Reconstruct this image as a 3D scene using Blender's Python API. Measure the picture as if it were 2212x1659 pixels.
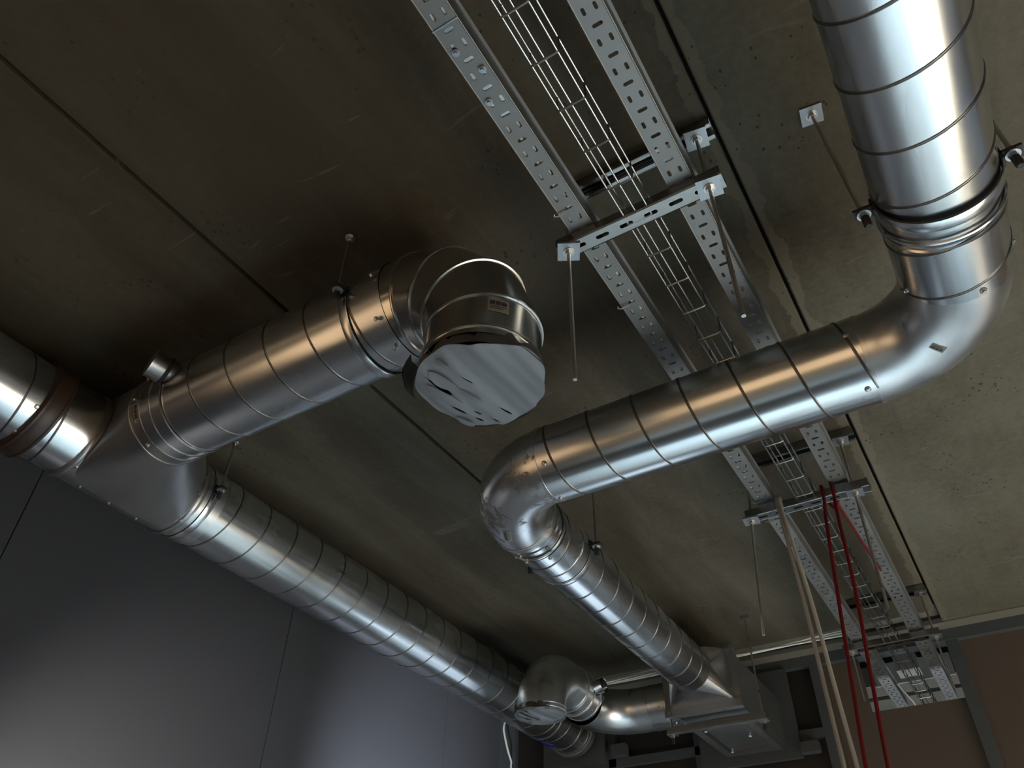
import bpy, bmesh, math, random
from mathutils import Vector, Matrix
from math import sin, cos, pi, radians as R, sqrt, atan2
random.seed(7)
for o in list(bpy.data.objects): bpy.data.objects.remove(o)
scene = bpy.context.scene
C = scene.collection
Z0 = 1.6                      # the camera stands 1.6 m above the floor; all heights below are relative to it
H = 1.54                      # underside of the ceiling slabs above the camera

# ---------------------------------------------------------------- camera
cam = bpy.data.cameras.new('camera'); co = bpy.data.objects.new('camera', cam); C.objects.link(co)
cam.sensor_width = 36.0; cam.sensor_fit = 'HORIZONTAL'; cam.lens = 1689.86/2212*36
cam.clip_start = .02; cam.clip_end = 100
RX = Vector((0.8531474, 0.5214436, 0.0153634)); DN = Vector((-0.3319612, 0.5653774, -0.7550828)); FW = Vector((-0.4024192, 0.6390969, 0.6554494))
m = Matrix((RX, -DN, -FW)).transposed().to_4x4(); m.translation = Vector((0, 0, Z0)); co.matrix_world = m
scene.camera = co

# ---------------------------------------------------------------- world, lights, exposure
vs = scene.view_settings
scene.display_settings.display_device = 'sRGB'
vs.view_transform = 'Standard'; vs.look = 'None'; vs.gamma = 1; vs.use_curve_mapping = False
vs.exposure = 0.25
w = bpy.data.worlds.new('world'); scene.world = w; w.use_nodes = True
bg = w.node_tree.nodes['Background']; bg.inputs[0].default_value = (.55, .68, .85, 1); bg.inputs[1].default_value = .25
def area(name, loc, target, sx, sy, power, col, spread=180):
    l = bpy.data.lights.new(name, 'AREA'); l.shape = 'RECTANGLE'; l.size = sx; l.size_y = sy; l.energy = power; l.color = col
    l.spread = R(spread)
    o = bpy.data.objects.new(name, l); C.objects.link(o); o.location = Vector(loc)+Vector((0, 0, Z0))
    o.rotation_euler = (Vector(target)-Vector(loc)).to_track_quat('-Z', 'Y').to_euler()
    return o
# daylight entering by the glazed lower part of the far facade and by the window of the right wall
area('far_window_daylight', (.5, 4.35, .15), (.6, 2.8, -1.6), 4.2, .8, 330, (.78, .91, 1.0), 80)
area('right_window_daylight', (4.35, 2.6, .1), (2.0, 2.7, -1.6), 1.8, .9, 270, (1.0, .95, .86), 80)
area('left_bay_daylight', (-1.7, 4.3, -.3), (-2.5, 2.6, .75), 1.2, .8, 3.5, (.72, .86, 1.0), 110)
area('lobby_daylight', (-.3, 4.9, .2), (-.35, 4.6, 1.5), 1.0, .5, 5, (.9, .95, 1.0), 170)
# two added lamps, unseen, that brighten the left wall from below
LAMPS = ((Vector((-1.75, .9, -.2)), Vector((-2.545, 1.5, .38)), 140, (1.0, .95, .88), 56), (Vector((-1.6, 2.6, -.1)), Vector((-2.545, 3.1, .8)), 225, (.80, .88, 1.0), 58))
for LAMP, LAIM, pw, cl, cone in LAMPS:
    l = bpy.data.lights.new('added_lamp_light', 'SPOT'); l.energy = pw; l.color = cl; l.spot_size = R(cone); l.spot_blend = 1.0; l.shadow_soft_size = .03
    lo_ = bpy.data.objects.new('added_lamp_light', l); C.objects.link(lo_); lo_.location = LAMP+Vector((0, 0, Z0)); lo_.rotation_euler = (LAIM-LAMP).to_track_quat('-Z', 'Y').to_euler()

# ---------------------------------------------------------------- mesh helpers
WL = {}
class MB:
    def __init__(s): s.v = []; s.f = []
    def add(s, v, f):
        n = len(s.v); s.v += [Vector(p) for p in v]; s.f += [tuple(i+n for i in q) for q in f]; return s
    def box(s, x0, x1, y0, y1, z0, z1, rot=None, piv=None):
        v = [Vector(p) for p in ((x0,y0,z0),(x1,y0,z0),(x1,y1,z0),(x0,y1,z0),(x0,y0,z1),(x1,y0,z1),(x1,y1,z1),(x0,y1,z1))]
        if rot is not None: v = [piv + rot @ (p-piv) for p in v]
        return s.add(v, [(3,2,1,0),(4,5,6,7),(0,1,5,4),(1,2,6,5),(2,3,7,6),(3,0,4,7)])
    def bar(s, p0, p1, up, wdt, thk):                      # rectangular bar from p0 to p1; "up" is its thickness direction
        p0 = Vector(p0); p1 = Vector(p1); d = (p1-p0).normalized(); u = Vector(up); u = (u-d*u.dot(d)).normalized(); q = d.cross(u)
        v = []
        for p in (p0, p1):
            for a, b in ((-1,-1),(1,-1),(1,1),(-1,1)): v.append(p+q*a*wdt/2+u*b*thk/2)
        return s.add(v, [(3,2,1,0),(4,5,6,7),(0,1,5,4),(1,2,6,5),(2,3,7,6),(3,0,4,7)])
    def tube(s, pts, r, n=24, cap=True, closed=False, up=None):
        pts = [Vector(p) for p in pts]; N = len(pts)
        rs = r if isinstance(r, (list, tuple)) else [r]*N
        tg = []
        for i in range(N):
            a = pts[i-1] if (i > 0 or closed) else pts[i]; b = pts[(i+1) % N] if (i < N-1 or closed) else pts[i]
            tg.append((b-a).normalized())
        u = Vector(up) if up else (Vector((0,0,1)) if abs(tg[0].z) < .9 else Vector((1,0,0)))
        u = (u-tg[0]*u.dot(tg[0])).normalized()
        v = []; f = []
        for i in range(N):
            u = (u-tg[i]*u.dot(tg[i])).normalized(); q = tg[i].cross(u)
            for k in range(n):
                a = 2*pi*k/n; v.append(pts[i]+(u*cos(a)+q*sin(a))*rs[i])
        for i in range(N if closed else N-1):
            j = (i+1) % N
            for k in range(n): f.append((i*n+k, i*n+(k+1) % n, j*n+(k+1) % n, j*n+k))
        if cap and not closed:
            f.append(tuple(range(n-1, -1, -1))); f.append(tuple((N-1)*n+k for k in range(n)))
        return s.add(v, f)
    def ring(s, c, ax, R0, prof, n=64):                    # revolve a profile of (axial, radial offset) about an axis
        c = Vector(c); ax = Vector(ax).normalized(); u = Vector((0,0,1)) if abs(ax.z) < .9 else Vector((1,0,0)); u = (u-ax*u.dot(ax)).normalized(); q = ax.cross(u)
        v = []; f = []; m_ = len(prof)
        for k in range(n):
            a = 2*pi*k/n; d = u*cos(a)+q*sin(a)
            for (h, dr) in prof: v.append(c+ax*h+d*(R0+dr))
        for k in range(n):
            k2 = (k+1) % n
            for i in range(m_-1): f.append((k*m_+i, k*m_+i+1, k2*m_+i+1, k2*m_+i))
        return s.add(v, f)
    def helix(s, p0, ax, L, r, pitch, phase, sgn, wd=.009, h=.0022):   # the lock seam of a spiral duct
        p0 = Vector(p0); ax = Vector(ax).normalized(); u, q = frame(ax)
        per = 40; nt = int(L/pitch*per); v = []; f = []
        prof = ((-wd/2, -.0005), (-wd*.3, h), (-wd*.08, h), (0, h*.35), (wd*.08, h), (wd*.3, h), (wd/2, -.0005)); m_ = len(prof)
        for i in range(nt+1):
            a = phase+sgn*2*pi*i/per; d = u*cos(a)+q*sin(a); z = i/per*pitch
            for (b, e) in prof: v.append(p0+ax*min(max(z+b, 0), L)+d*(r+e))
        for i in range(nt):
            for k in range(m_-1): f.append((i*m_+k, i*m_+k+1, (i+1)*m_+k+1, (i+1)*m_+k))
        return s.add(v, f)
    def build(s, name, mat, parent=None, sharp=35, origin=None, label=None):
        me = bpy.data.meshes.new(name)
        lo = Vector([min(p[i] for p in s.v) for i in range(3)]); hi = Vector([max(p[i] for p in s.v) for i in range(3)])
        og = Vector(origin) if origin is not None else (lo+hi)/2
        me.from_pydata([tuple(p-og) for p in s.v], [], s.f); me.update()
        bm = bmesh.new(); bm.from_mesh(me); bmesh.ops.recalc_face_normals(bm, faces=bm.faces); bm.to_mesh(me); bm.free()
        me.polygons.foreach_set('use_smooth', [True]*len(me.polygons)); me.set_sharp_from_angle(angle=R(sharp))
        me.materials.append(mat)
        o = bpy.data.objects.new(name, me); C.objects.link(o); WL[o.name] = og+Vector((0,0,Z0))
        if parent is not None: o.parent = parent; o.location = WL[o.name]-WL[parent.name]
        else: o.location = WL[o.name]
        if label: o['label'] = label
        return o
def frame(ax):
    u = Vector((0,0,1)) if abs(ax.z) < .9 else Vector((1,0,0)); u = (u-ax*u.dot(ax)).normalized(); return u, ax.cross(u)
def tag(o, label, cat, group=None):
    o['label'] = label; o['category'] = cat
    if group: o['group'] = group
    return o
def thing(name, label, cat, loc, group=None):
    o = bpy.data.objects.new(name, None); C.objects.link(o); o.empty_display_size = .1
    o.location = Vector(loc)+Vector((0,0,Z0)); WL[o.name] = o.location.copy()
    return tag(o, label, cat, group)
def struct(name, mb, mat, parent=None, **k):
    o = mb.build(name, mat, parent, **k)
    o['kind'] = 'structure'
    return o
def arc(c, a, b, r, n=24):     # quarter arc from c + a*r to c + b*r
    c = Vector(c); a = Vector(a); b = Vector(b)
    return [c+(a*cos(t)+b*sin(t))*r for t in [pi/2*i/n for i in range(n+1)]]
BEAD = ((-.006,-.001),(-.004,.003),(0,.0042),(.004,.003),(.006,-.001))
def hexnut(mb, c, ax, r, h):
    c = Vector(c); ax = Vector(ax); mb.tube([c-ax*h/2, c+ax*h/2], r, 6)

# ---------------------------------------------------------------- materials
def mat(name, col, rough=.5, metal=0., spec=.5):
    M = bpy.data.materials.new(name); M.use_nodes = True; b = M.node_tree.nodes['Principled BSDF']
    b.inputs['Base Color'].default_value = (*col, 1); b.inputs['Roughness'].default_value = rough; b.inputs['Metallic'].default_value = metal
    b.inputs['Specular IOR Level'].default_value = spec
    return M, M.node_tree.nodes, M.node_tree.links, b
def node(N, t, **k):
    n = N.new(t)
    for a, b in k.items():
        if a.startswith('i_'): n.inputs[int(a[2:])].default_value = b
        else: setattr(n, a, b)
    return n
def noise(N, L, vec, scale, detail=4, rough=.6, dist=0):
    n = N.new('ShaderNodeTexNoise'); n.inputs['Scale'].default_value = scale; n.inputs['Detail'].default_value = detail
    n.inputs['Roughness'].default_value = rough; n.inputs['Distortion'].default_value = dist; L.new(vec, n.inputs['Vector']); return n.outputs['Fac']
def mapping(N, L, vec, scale=(1,1,1), rot=(0,0,0)):
    n = N.new('ShaderNodeMapping'); n.inputs['Scale'].default_value = scale; n.inputs['Rotation'].default_value = rot; L.new(vec, n.inputs[0]); return n.outputs[0]
def ramp(N, L, fac, stops):
    n = N.new('ShaderNodeValToRGB'); e = n.color_ramp.elements
    e[0].position, e[0].color = stops[0][0], (*stops[0][1], 1); e[1].position, e[1].color = stops[-1][0], (*stops[-1][1], 1)
    for p, c in stops[1:-1]: x = e.new(p); x.color = (*c, 1)
    L.new(fac, n.inputs[0]); return n.outputs[0]
def mix(N, L, fac, a, b, mode='MIX'):
    n = N.new('ShaderNodeMix'); n.data_type = 'RGBA'; n.blend_type = mode
    for sock, x in ((n.inputs[0], fac), (n.inputs[6], a), (n.inputs[7], b)):
        if hasattr(x, 'links'): L.new(x, sock)
        elif isinstance(x, (int, float)): sock.default_value = x
        else: sock.default_value = (*x, 1)
    return n.outputs[2]
def math_(N, L, op, a, b=0.):
    n = N.new('ShaderNodeMath'); n.operation = op
    for i, x in enumerate((a, b)):
        if hasattr(x, 'links'): L.new(x, n.inputs[i])
        else: n.inputs[i].default_value = x
    return n.outputs[0]
def bump(N, L, b, h, strength, dist=.002):
    n = N.new('ShaderNodeBump'); n.inputs['Strength'].default_value = strength; n.inputs['Distance'].default_value = dist
    L.new(h, n.inputs['Height']); L.new(n.outputs[0], b.inputs['Normal'])
def position(N): return N.new('ShaderNodeNewGeometry').outputs['Position']

def galvanised(name, col=(.66,.685,.70), rough=.22, streak=(1,1,1), spangle=.06, bmp=.03):
    M, N, L, b = mat(name, col, rough, 1.0)
    p = position(N)
    s = noise(N, L, mapping(N, L, p, streak), 16, 1, .4)
    g = noise(N, L, p, 12, 1, .4)
    big = noise(N, L, p, 3.5, 1, .4)
    f = math_(N, L, 'ADD', math_(N, L, 'MULTIPLY', s, .6), math_(N, L, 'MULTIPLY', g, .4))
    c = tuple(x*(1-spangle*1.6) for x in col)
    L.new(mix(N, L, f, c, tuple(min(1, x*(1+spangle)) for x in col)), b.inputs['Base Color'])
    L.new(math_(N, L, 'ADD', math_(N, L, 'MULTIPLY', math_(N, L, 'ADD', s, big), .16), rough-.13), b.inputs['Roughness'])
    bump(N, L, b, math_(N, L, 'ADD', math_(N, L, 'MULTIPLY', big, 3), math_(N, L, 'MULTIPLY', s, .15)), bmp, .004)
    return M
M_DUCT_X = galvanised('galvanised_duct_along_x', streak=(.06,1,1))
M_DUCT_Y = galvanised('galvanised_duct_along_y', streak=(1,.06,1))
M_PRESS = galvanised('galvanised_pressed', (.66,.67,.68), .30, spangle=.14, bmp=.04)
M_GORE = galvanised('galvanised_gore', (.60,.60,.58), .16, spangle=.06, bmp=.01)
M_RING = galvanised('galvanised_ring', (.52,.51,.49), .22, spangle=.06, bmp=.01)
M_SEAM = galvanised('lock_seam_zinc', (.20,.195,.185), .34, spangle=.1, bmp=.01)
M_TEE = galvanised('galvanised_tee', (.42,.415,.41), .36, spangle=.1)
M_TRAY = galvanised('galvanised_tray', (.255,.252,.245), .52, spangle=.10)
M_STRUT = galvanised('galvanised_strut', (.34,.34,.335), .20, streak=(.2,1,1), spangle=.22)
M_PLATE = galvanised('zinc_plate', (.40,.42,.44), .38, spangle=.12)
M_ROD = galvanised('zinc_rod', (.55,.53,.50), .28)
M_WIRE = galvanised('zinc_wire', (.36,.365,.365), .28)
M_CASE = galvanised('galvanised_casing', (.23,.23,.228), .52)
M_CONE = galvanised('bright_transition', (.82,.82,.82), .22, spangle=.05, bmp=.01)
def corroded():
    M, N, L, b = mat('galvanised_corroded', (.56,.57,.57), .3, 1.)
    p = position(N)
    n1 = noise(N, L, p, 26, 6, .7, .6); n2 = noise(N, L, p, 7, 3, .5)
    k = ramp(N, L, math_(N, L, 'ADD', math_(N, L, 'MULTIPLY', n1, .6), math_(N, L, 'MULTIPLY', n2, .5)), [(.585, (0,0,0)), (.62, (1,1,1))])
    L.new(mix(N, L, k, (.62,.63,.64), (.27,.25,.24)), b.inputs['Base Color'])
    L.new(mix(N, L, k, (.28,.28,.28), (.5,.5,.5)), b.inputs['Roughness'])
    bump(N, L, b, k, .15, .001)
    return M
M_CORR = corroded()

def concrete_mat():
    M, N, L, b = mat('concrete_slab', (.2,.18,.14), .85)
    p = position(N)
    blot = noise(N, L, p, 1.6, 5, .6); strk = noise(N, L, mapping(N, L, p, (2.2,.55,1)), 2.0, 5, .6, .3); fine = noise(N, L, p, 60, 4, .7)
    f = math_(N, L, 'ADD', math_(N, L, 'MULTIPLY', blot, .5), math_(N, L, 'MULTIPLY', strk, .5))
    base = ramp(N, L, f, [(.36, (.036,.027,.0145)), (.48, (.078,.068,.044)), (.62, (.108,.098,.068))])
    base = mix(N, L, .3, base, ramp(N, L, fine, [(.3, (.035,.03,.02)), (.7, (.118,.106,.078))]))
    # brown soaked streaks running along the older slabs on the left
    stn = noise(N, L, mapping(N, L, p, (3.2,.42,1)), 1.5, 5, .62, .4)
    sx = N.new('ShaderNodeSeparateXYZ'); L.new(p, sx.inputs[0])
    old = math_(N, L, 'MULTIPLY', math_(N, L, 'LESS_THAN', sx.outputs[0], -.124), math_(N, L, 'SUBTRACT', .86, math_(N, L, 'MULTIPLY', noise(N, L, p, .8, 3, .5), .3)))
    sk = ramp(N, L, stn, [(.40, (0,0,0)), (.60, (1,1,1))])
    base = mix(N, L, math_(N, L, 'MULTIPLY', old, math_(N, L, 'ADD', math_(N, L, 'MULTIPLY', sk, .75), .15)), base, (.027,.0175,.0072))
    # brown staining plus light falloff of the near left corner, put into colour
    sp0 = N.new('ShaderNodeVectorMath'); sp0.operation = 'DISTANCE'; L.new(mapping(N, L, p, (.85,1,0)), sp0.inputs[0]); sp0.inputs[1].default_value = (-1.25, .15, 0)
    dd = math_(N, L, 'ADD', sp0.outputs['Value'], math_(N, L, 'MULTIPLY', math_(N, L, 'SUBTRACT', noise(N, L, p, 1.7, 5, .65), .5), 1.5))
    dim_stain = ramp(N, L, dd, [(.70, (1,1,1)), (1.35, (0,0,0))]); dim_stain.node.color_ramp.elements[1].position = 1.0; dim_stain.node.color_ramp.elements[0].position = .55
    base = mix(N, L, math_(N, L, 'MULTIPLY', dim_stain, .55), base, (.030,.0185,.0058))
    sp = N.new('ShaderNodeSeparateXYZ'); L.new(p, sp.inputs[0])
    # pale laitance beside the joints, with a ragged edge
    edge = None
    rag = math_(N, L, 'MULTIPLY', math_(N, L, 'SUBTRACT', noise(N, L, p, 9, 5, .65), .5), .09)
    for jx in (-1.32, -.124, 1.07):
        d = math_(N, L, 'ABSOLUTE', math_(N, L, 'SUBTRACT', sp.outputs[0], jx))
        k = math_(N, L, 'LESS_THAN', math_(N, L, 'ADD', d, rag), -.012 if jx < -1 else .030)
        edge = k if edge is None else math_(N, L, 'MAXIMUM', edge, k)
    base = mix(N, L, math_(N, L, 'MULTIPLY', edge, .5), base, (.135,.112,.078))
    # air holes
    v = N.new('ShaderNodeTexVoronoi'); v.inputs['Scale'].default_value = 52; v.inputs['Randomness'].default_value = 1; L.new(mapping(N, L, p, (1,.7,1)), v.inputs['Vector'])
    hole = math_(N, L, 'LESS_THAN', v.outputs['Distance'], math_(N, L, 'MULTIPLY', math_(N, L, 'SUBTRACT', noise(N, L, p, 6, 2, .5), .45), .85))
    base = mix(N, L, math_(N, L, 'MULTIPLY', hole, .8), base, (.010,.008,.006))
    # drag marks of the mould: pale thin scrapes
    sc = noise(N, L, mapping(N, L, p, (.7,5,1), (0,0,.25)), 4.5, 3, .6, 1.2)
    k = ramp(N, L, sc, [(.66, (0,0,0)), (.72, (1,1,1))])
    base = mix(N, L, math_(N, L, 'MULTIPLY', k, .22), base, (.17,.16,.14))
    L.new(base, b.inputs['Base Color'])
    bump(N, L, b, math_(N, L, 'SUBTRACT', fine, hole), .25, .003)
    return M
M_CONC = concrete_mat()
def painted(name, col, rough=.5, var=.12, scale=5, bmp=.03, spec=.5):
    M, N, L, b = mat(name, col, rough, 0, spec)
    p = position(N); n = noise(N, L, p, scale, 4, .55); n2 = noise(N, L, p, scale*16, 2, .6)
    L.new(mix(N, L, n, tuple(x*(1-var) for x in col), tuple(min(1, x*(1+var)) for x in col)), b.inputs['Base Color'])
    bump(N, L, b, n2, bmp, .001)
    return M
M_WALL = painted('grey_wall_panel', (.056,.057,.063), .5, .06, 2, spec=.2)
M_DARK = painted('dark_void', (.012,.012,.011), .9)
def floor_shading():      # pale screed, unseen; light and shade bands are put into strip colours for reflections
    M, N, L, b = mat('floor_screed', (.5,.5,.5), .5)
    p = position(N); sp = N.new('ShaderNodeSeparateXYZ'); L.new(p, sp.inputs[0])
    mr = N.new('ShaderNodeMapRange'); mr.inputs[1].default_value = -2.6; mr.inputs[2].default_value = 4.5; L.new(sp.outputs[0], mr.inputs[0])
    st = [(-2.6, (.07,.08,.095)), (-1.85, (.44,.55,.60)), (-.2, (.35,.46,.53)), (.9, (.42,.50,.54)), (1.7, (.56,.50,.41)), (3.0, (.66,.58,.44)), (3.7, (.80,.74,.60))]
    r_ = N.new('ShaderNodeValToRGB'); r_.color_ramp.interpolation = 'CONSTANT'; e = r_.color_ramp.elements
    e[0].position = 0; e[0].color = (*st[0][1], 1); e[1].position = (st[1][0]+2.6)/7.1; e[1].color = (*st[1][1], 1)
    for x, c in st[2:]: k = e.new((x+2.6)/7.1); k.color = (*c, 1)
    L.new(mr.outputs[0], r_.inputs[0])
    n = noise(N, L, p, 1.3, 4, .6)
    L.new(mix(N, L, math_(N, L, 'MULTIPLY', n, .5), r_.outputs[0], (.25,.26,.27)), b.inputs['Base Color'])
    return M
M_FLOOR = floor_shading()
M_WALLD = painted('dark_masonry', (.08,.075,.07), .8, .2, 2)
M_FRAME = painted('window_frame_grey', (.060,.066,.067), .4, .1)
M_BOARD = painted('brown_board', (.085,.060,.042), .75, .1, 3)
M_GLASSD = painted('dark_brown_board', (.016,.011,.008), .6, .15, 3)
M_BEIGE = painted('beige_trim', (.13,.115,.088), .7, .1, 4)
M_WHITE = painted('white_board', (.40,.385,.33), .6, .1)
M_GPANEL = painted('grey_blanking_panel', (.055,.055,.055), .5, .1, 4)
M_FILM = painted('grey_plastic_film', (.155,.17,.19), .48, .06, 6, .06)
M_FILM_SHADE = painted('grey_plastic_film_shaded', (.052,.049,.047), .55, .06, 6, .06)  # same film; shade on its unlit rim put into a darker colour
M_RUBBER = painted('black_rubber', (.012,.012,.012), .6, .1)
M_BROWN = painted('rusty_sleeve', (.032,.016,.009), .45, .25, 14)
M_LABEL = painted('label_paper', (.20,.19,.16), .6, .05)
M_INK = painted('label_ink', (.03,.03,.035), .6, .05)
M_BLUE = painted('blue_tape', (.01,.02,.20), .4, .1)
M_RED = painted('red_cable', (.115,.003,.004), .5, .1, 20, spec=.25)
M_CREAM = painted('beige_cable', (.31,.27,.225), .5, .1, 20)
M_CREAM2 = painted('pale_beige_cable', (.42,.375,.32), .5, .1, 20)
M_WCABLE = painted('white_cable', (.50,.49,.44), .5, .1, 20)
M_WHITE2 = painted('white_bundle_cable', (.80,.79,.74), .5, .05)
M_SCREW = galvanised('screw_steel', (.45,.44,.42), .3)
def glass():
    M, N, L, b = mat('window_glass', (1,1,1), .02)
    t = N.new('ShaderNodeBsdfTransparent'); g = N.new('ShaderNodeBsdfGlossy'); g.inputs['Roughness'].default_value = .02
    mx = N.new('ShaderNodeMixShader'); fr = N.new('ShaderNodeFresnel'); L.new(fr.outputs[0], mx.inputs[0]); L.new(t.outputs[0], mx.inputs[1]); L.new(g.outputs[0], mx.inputs[2])
    L.new(mx.outputs[0], N['Material Output'].inputs['Surface']); return M
M_GLASS = glass()

# ---------------------------------------------------------------- the room
# ceiling: precast slabs 1.2 m wide with open joints
mb = MB()
def slab(x0, x1, y0, y1, z=H, t=.2, ch=.0035):
    v = [(x0+ch,y0+ch,z),(x1-ch,y0+ch,z),(x1-ch,y1-ch,z),(x0+ch,y1-ch,z)] + [(x0,y0,z+ch),(x1,y0,z+ch),(x1,y1,z+ch),(x0,y1,z+ch)] + [(x0,y0,z+t),(x1,y0,z+t),(x1,y1,z+t),(x0,y1,z+t)]
    f = [(3,2,1,0),(8,9,10,11)]
    for a in (0, 4):
        for i in range(4): f.append((a+i, a+(i+1) % 4, a+4+(i+1) % 4, a+4+i))
    mb.add(v, f)
slab(-2.55, -1.3265, -4.8, 3.75); slab(-1.3135, -.1285, -4.8, 3.75); slab(-.1195, 1.066, -4.8, 3.889); slab(1.074, 2.27, -4.8, 3.889); slab(2.28, 4.5, -4.8, 3.889)
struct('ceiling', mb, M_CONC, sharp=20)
mb = MB(); mb.box(-2.6, 4.5, -4.9, 4.1, H+.2, H+.24)
for jx in (-1.32, -.124, 1.07, 2.275): mb.box(jx-.006, jx+.006, -4.8, 3.75, H+.05, H+.19)
mb.box(-2.55, 4.5, 3.895, 3.898, H+.02, H+.19)
struct('trim_1', mb, M_DARK)
mb = MB(); mb.box(-.118, 4.5, 3.902, 3.985, H+.002, H+.2); mb.box(-2.5, -.118, 3.905, 3.985, H+.002, H+.2); struct('trim_2', mb, M_BEIGE)      # pale strip over the window head
mb = MB(); mb.box(-2.5, -.124, 3.762, 3.9, H+.035, H+.2); struct('trim_3', mb, M_BEIGE)   # recess beside the slab end
mb = MB(); mb.box(-2.7, 4.6, -4.9, 6.2, -Z0-.1, -Z0); struct('floor', mb, M_FLOOR)
# left wall: tall grey panels with thin joints
mb = MB(); ys = [-4.9, -2.6, -1.4, -.19, 1.043, 2.267, 3.455, 4.0]
for a, b in zip(ys[:-1], ys[1:]):
    if b < 0:
        mb.box(-2.6, -2.545, a+.0018, b-.0018, -Z0, -.9); mb.box(-2.6, -2.545, a+.0018, b-.0018, .64, H)
    else: mb.box(-2.6, -2.545, a+.0018, b-.0018, -Z0, H)
mb.box(-2.6, -2.545, -.6, -.1936, -.9, .64); mb.box(-2.6, -2.545, -4.9, -4.44, -.9, .64)
mb.box(-2.66, -2.602, -4.9, 4.0, -Z0, H)
struct('wall_left', mb, M_WALL)
# right wall with a high window, back wall with a wide opening
mb = MB(); mb.box(4.4, 4.5, -4.9, 1.6, -Z0, H); mb.box(4.4, 4.5, 3.6, 4.1, -Z0, H); mb.box(4.4, 4.5, 1.6, 3.6, .6, H); mb.box(4.4, 4.5, 1.6, 3.6, -Z0, -.6); struct('wall_right', mb, M_WALLD)
mb = MB(); mb.box(-2.6, 4.5, -4.9, -4.8, 1.2, H); mb.box(-2.6, -2.2, -4.9, -4.8, -Z0, 1.2); mb.box(1.8, 4.5, -4.9, -4.8, -Z0, 1.2); mb.box(-2.2, 1.8, -4.9, -4.8, -Z0, -1.2); struct('wall_back', mb, M_WALLD)
def glow_pane():
    M = bpy.data.materials.new('added_glow_pane'); M.use_nodes = True; N = M.node_tree.nodes; L = M.node_tree.links
    e = N.new('ShaderNodeEmission'); e.inputs[0].default_value = (1.0, .66, .37, 1); e.inputs[1].default_value = 1.15; L.new(e.outputs[0], N['Material Output'].inputs['Surface']); return M
M_GLOW = glow_pane()
mb = MB(); mb.box(-2.2, 1.8, -4.87, -4.86, -1.2, 1.2); struct('added_glow_back', mb, M_GLOW)    # glowing panes added behind the camera for warm reflections in the ducts
mb = MB(); mb.box(-2.60, -2.59, -4.4, -.62, -.9, .64); struct('added_glow_left', mb, M_GLOW)  # second added glowing pane, unseen, on the left wall
mb = MB()
for y in (-4.44, -3.5, -2.55, -1.6, -.64): mb.box(-2.6, -2.54, y, y+.04, -.9, .64)
struct('trim_7', mb, M_FRAME)
mb = MB()
for x in (-2.2, -1.2, -.2, .8, 1.76): mb.box(x, x+.04, -4.86, -4.8, -1.2, 1.2)
mb.box(-2.2, 1.8, -4.86, -4.8, .3, .34); struct('trim_6', mb, M_FRAME)
# far facade: grey frames, brown boards above, glass below
FY0, FY1 = 3.99, 4.06
mb = MB()
mb.box(-2.55, 4.5, FY0-.005, FY1, 1.492, H+.1)                                   # head
for x0, x1 in ((-2.60,-2.44), (-1.868,-1.825), (-1.395,-1.36), (-.762,-.70), (-.14,-.088), (.95,1.0), (2.1,2.15), (3.3,3.35)): mb.box(x0, x1, FY0, FY1, -Z0, 1.492)
mb.box(-2.44, -.762, FY0, FY1, 1.165, 1.205)                                      # transom of the left bays
mb.box(-2.44, 4.5, FY0, FY1, .36, .42); mb.box(-2.44, 4.5, FY0, FY1, -Z0, -1.5)
fw = struct('window_1', mb, M_FRAME)
bx = MB(); bx.box(-.70, -.535, 4.02, 4.032, .42, 1.492); bx.box(-.535, -.14, 4.02, 4.032, .42, 1.245); bx.box(-.088, .95, 4.02, 4.032, .42, 1.492); bx.box(1.0, 2.1, 4.02, 4.032, .42, 1.492); bx.box(2.15, 3.3, 4.02, 4.032, .42, 1.492)
struct('board_panel', bx, M_BOARD, fw)
bx = MB(); bx.box(-2.44, -.762, 4.02, 4.032, 1.205, 1.492); bx.box(-2.44, -.762, 4.02, 4.032, .42, 1.165); struct('dark_panel', bx, M_GLASSD, fw)
gx = MB()
for x0, x1 in ((-2.44,-1.868), (-1.825,-1.395), (-1.36,-.762), (-.70,-.14), (-.088,.95), (1.0,2.1), (2.15,3.3)): gx.box(x0, x1, 4.022, 4.03, -1.5, .36)
struct('pane', gx, M_GLASS, fw)
# the lobby beyond the open top light, through which the trays leave
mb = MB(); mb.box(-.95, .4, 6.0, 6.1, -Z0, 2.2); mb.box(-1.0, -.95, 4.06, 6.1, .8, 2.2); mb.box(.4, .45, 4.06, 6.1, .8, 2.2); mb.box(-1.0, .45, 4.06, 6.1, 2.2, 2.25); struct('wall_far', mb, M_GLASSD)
mb = MB(); mb.box(-.93, .38, 4.56, 4.74, H, H+.1); mb.box(-.93, .38, 4.80, 5.6, H, H+.1); struct('trim_4', mb, M_BEIGE)
mb = MB(); mb.box(-.55, -.165, 4.545, 4.558, H-.012, H+.1); mb.box(-.42, -.31, 4.40, 4.52, H-.0, H+.08); struct('trim_5', mb, M_WHITE)

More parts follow.
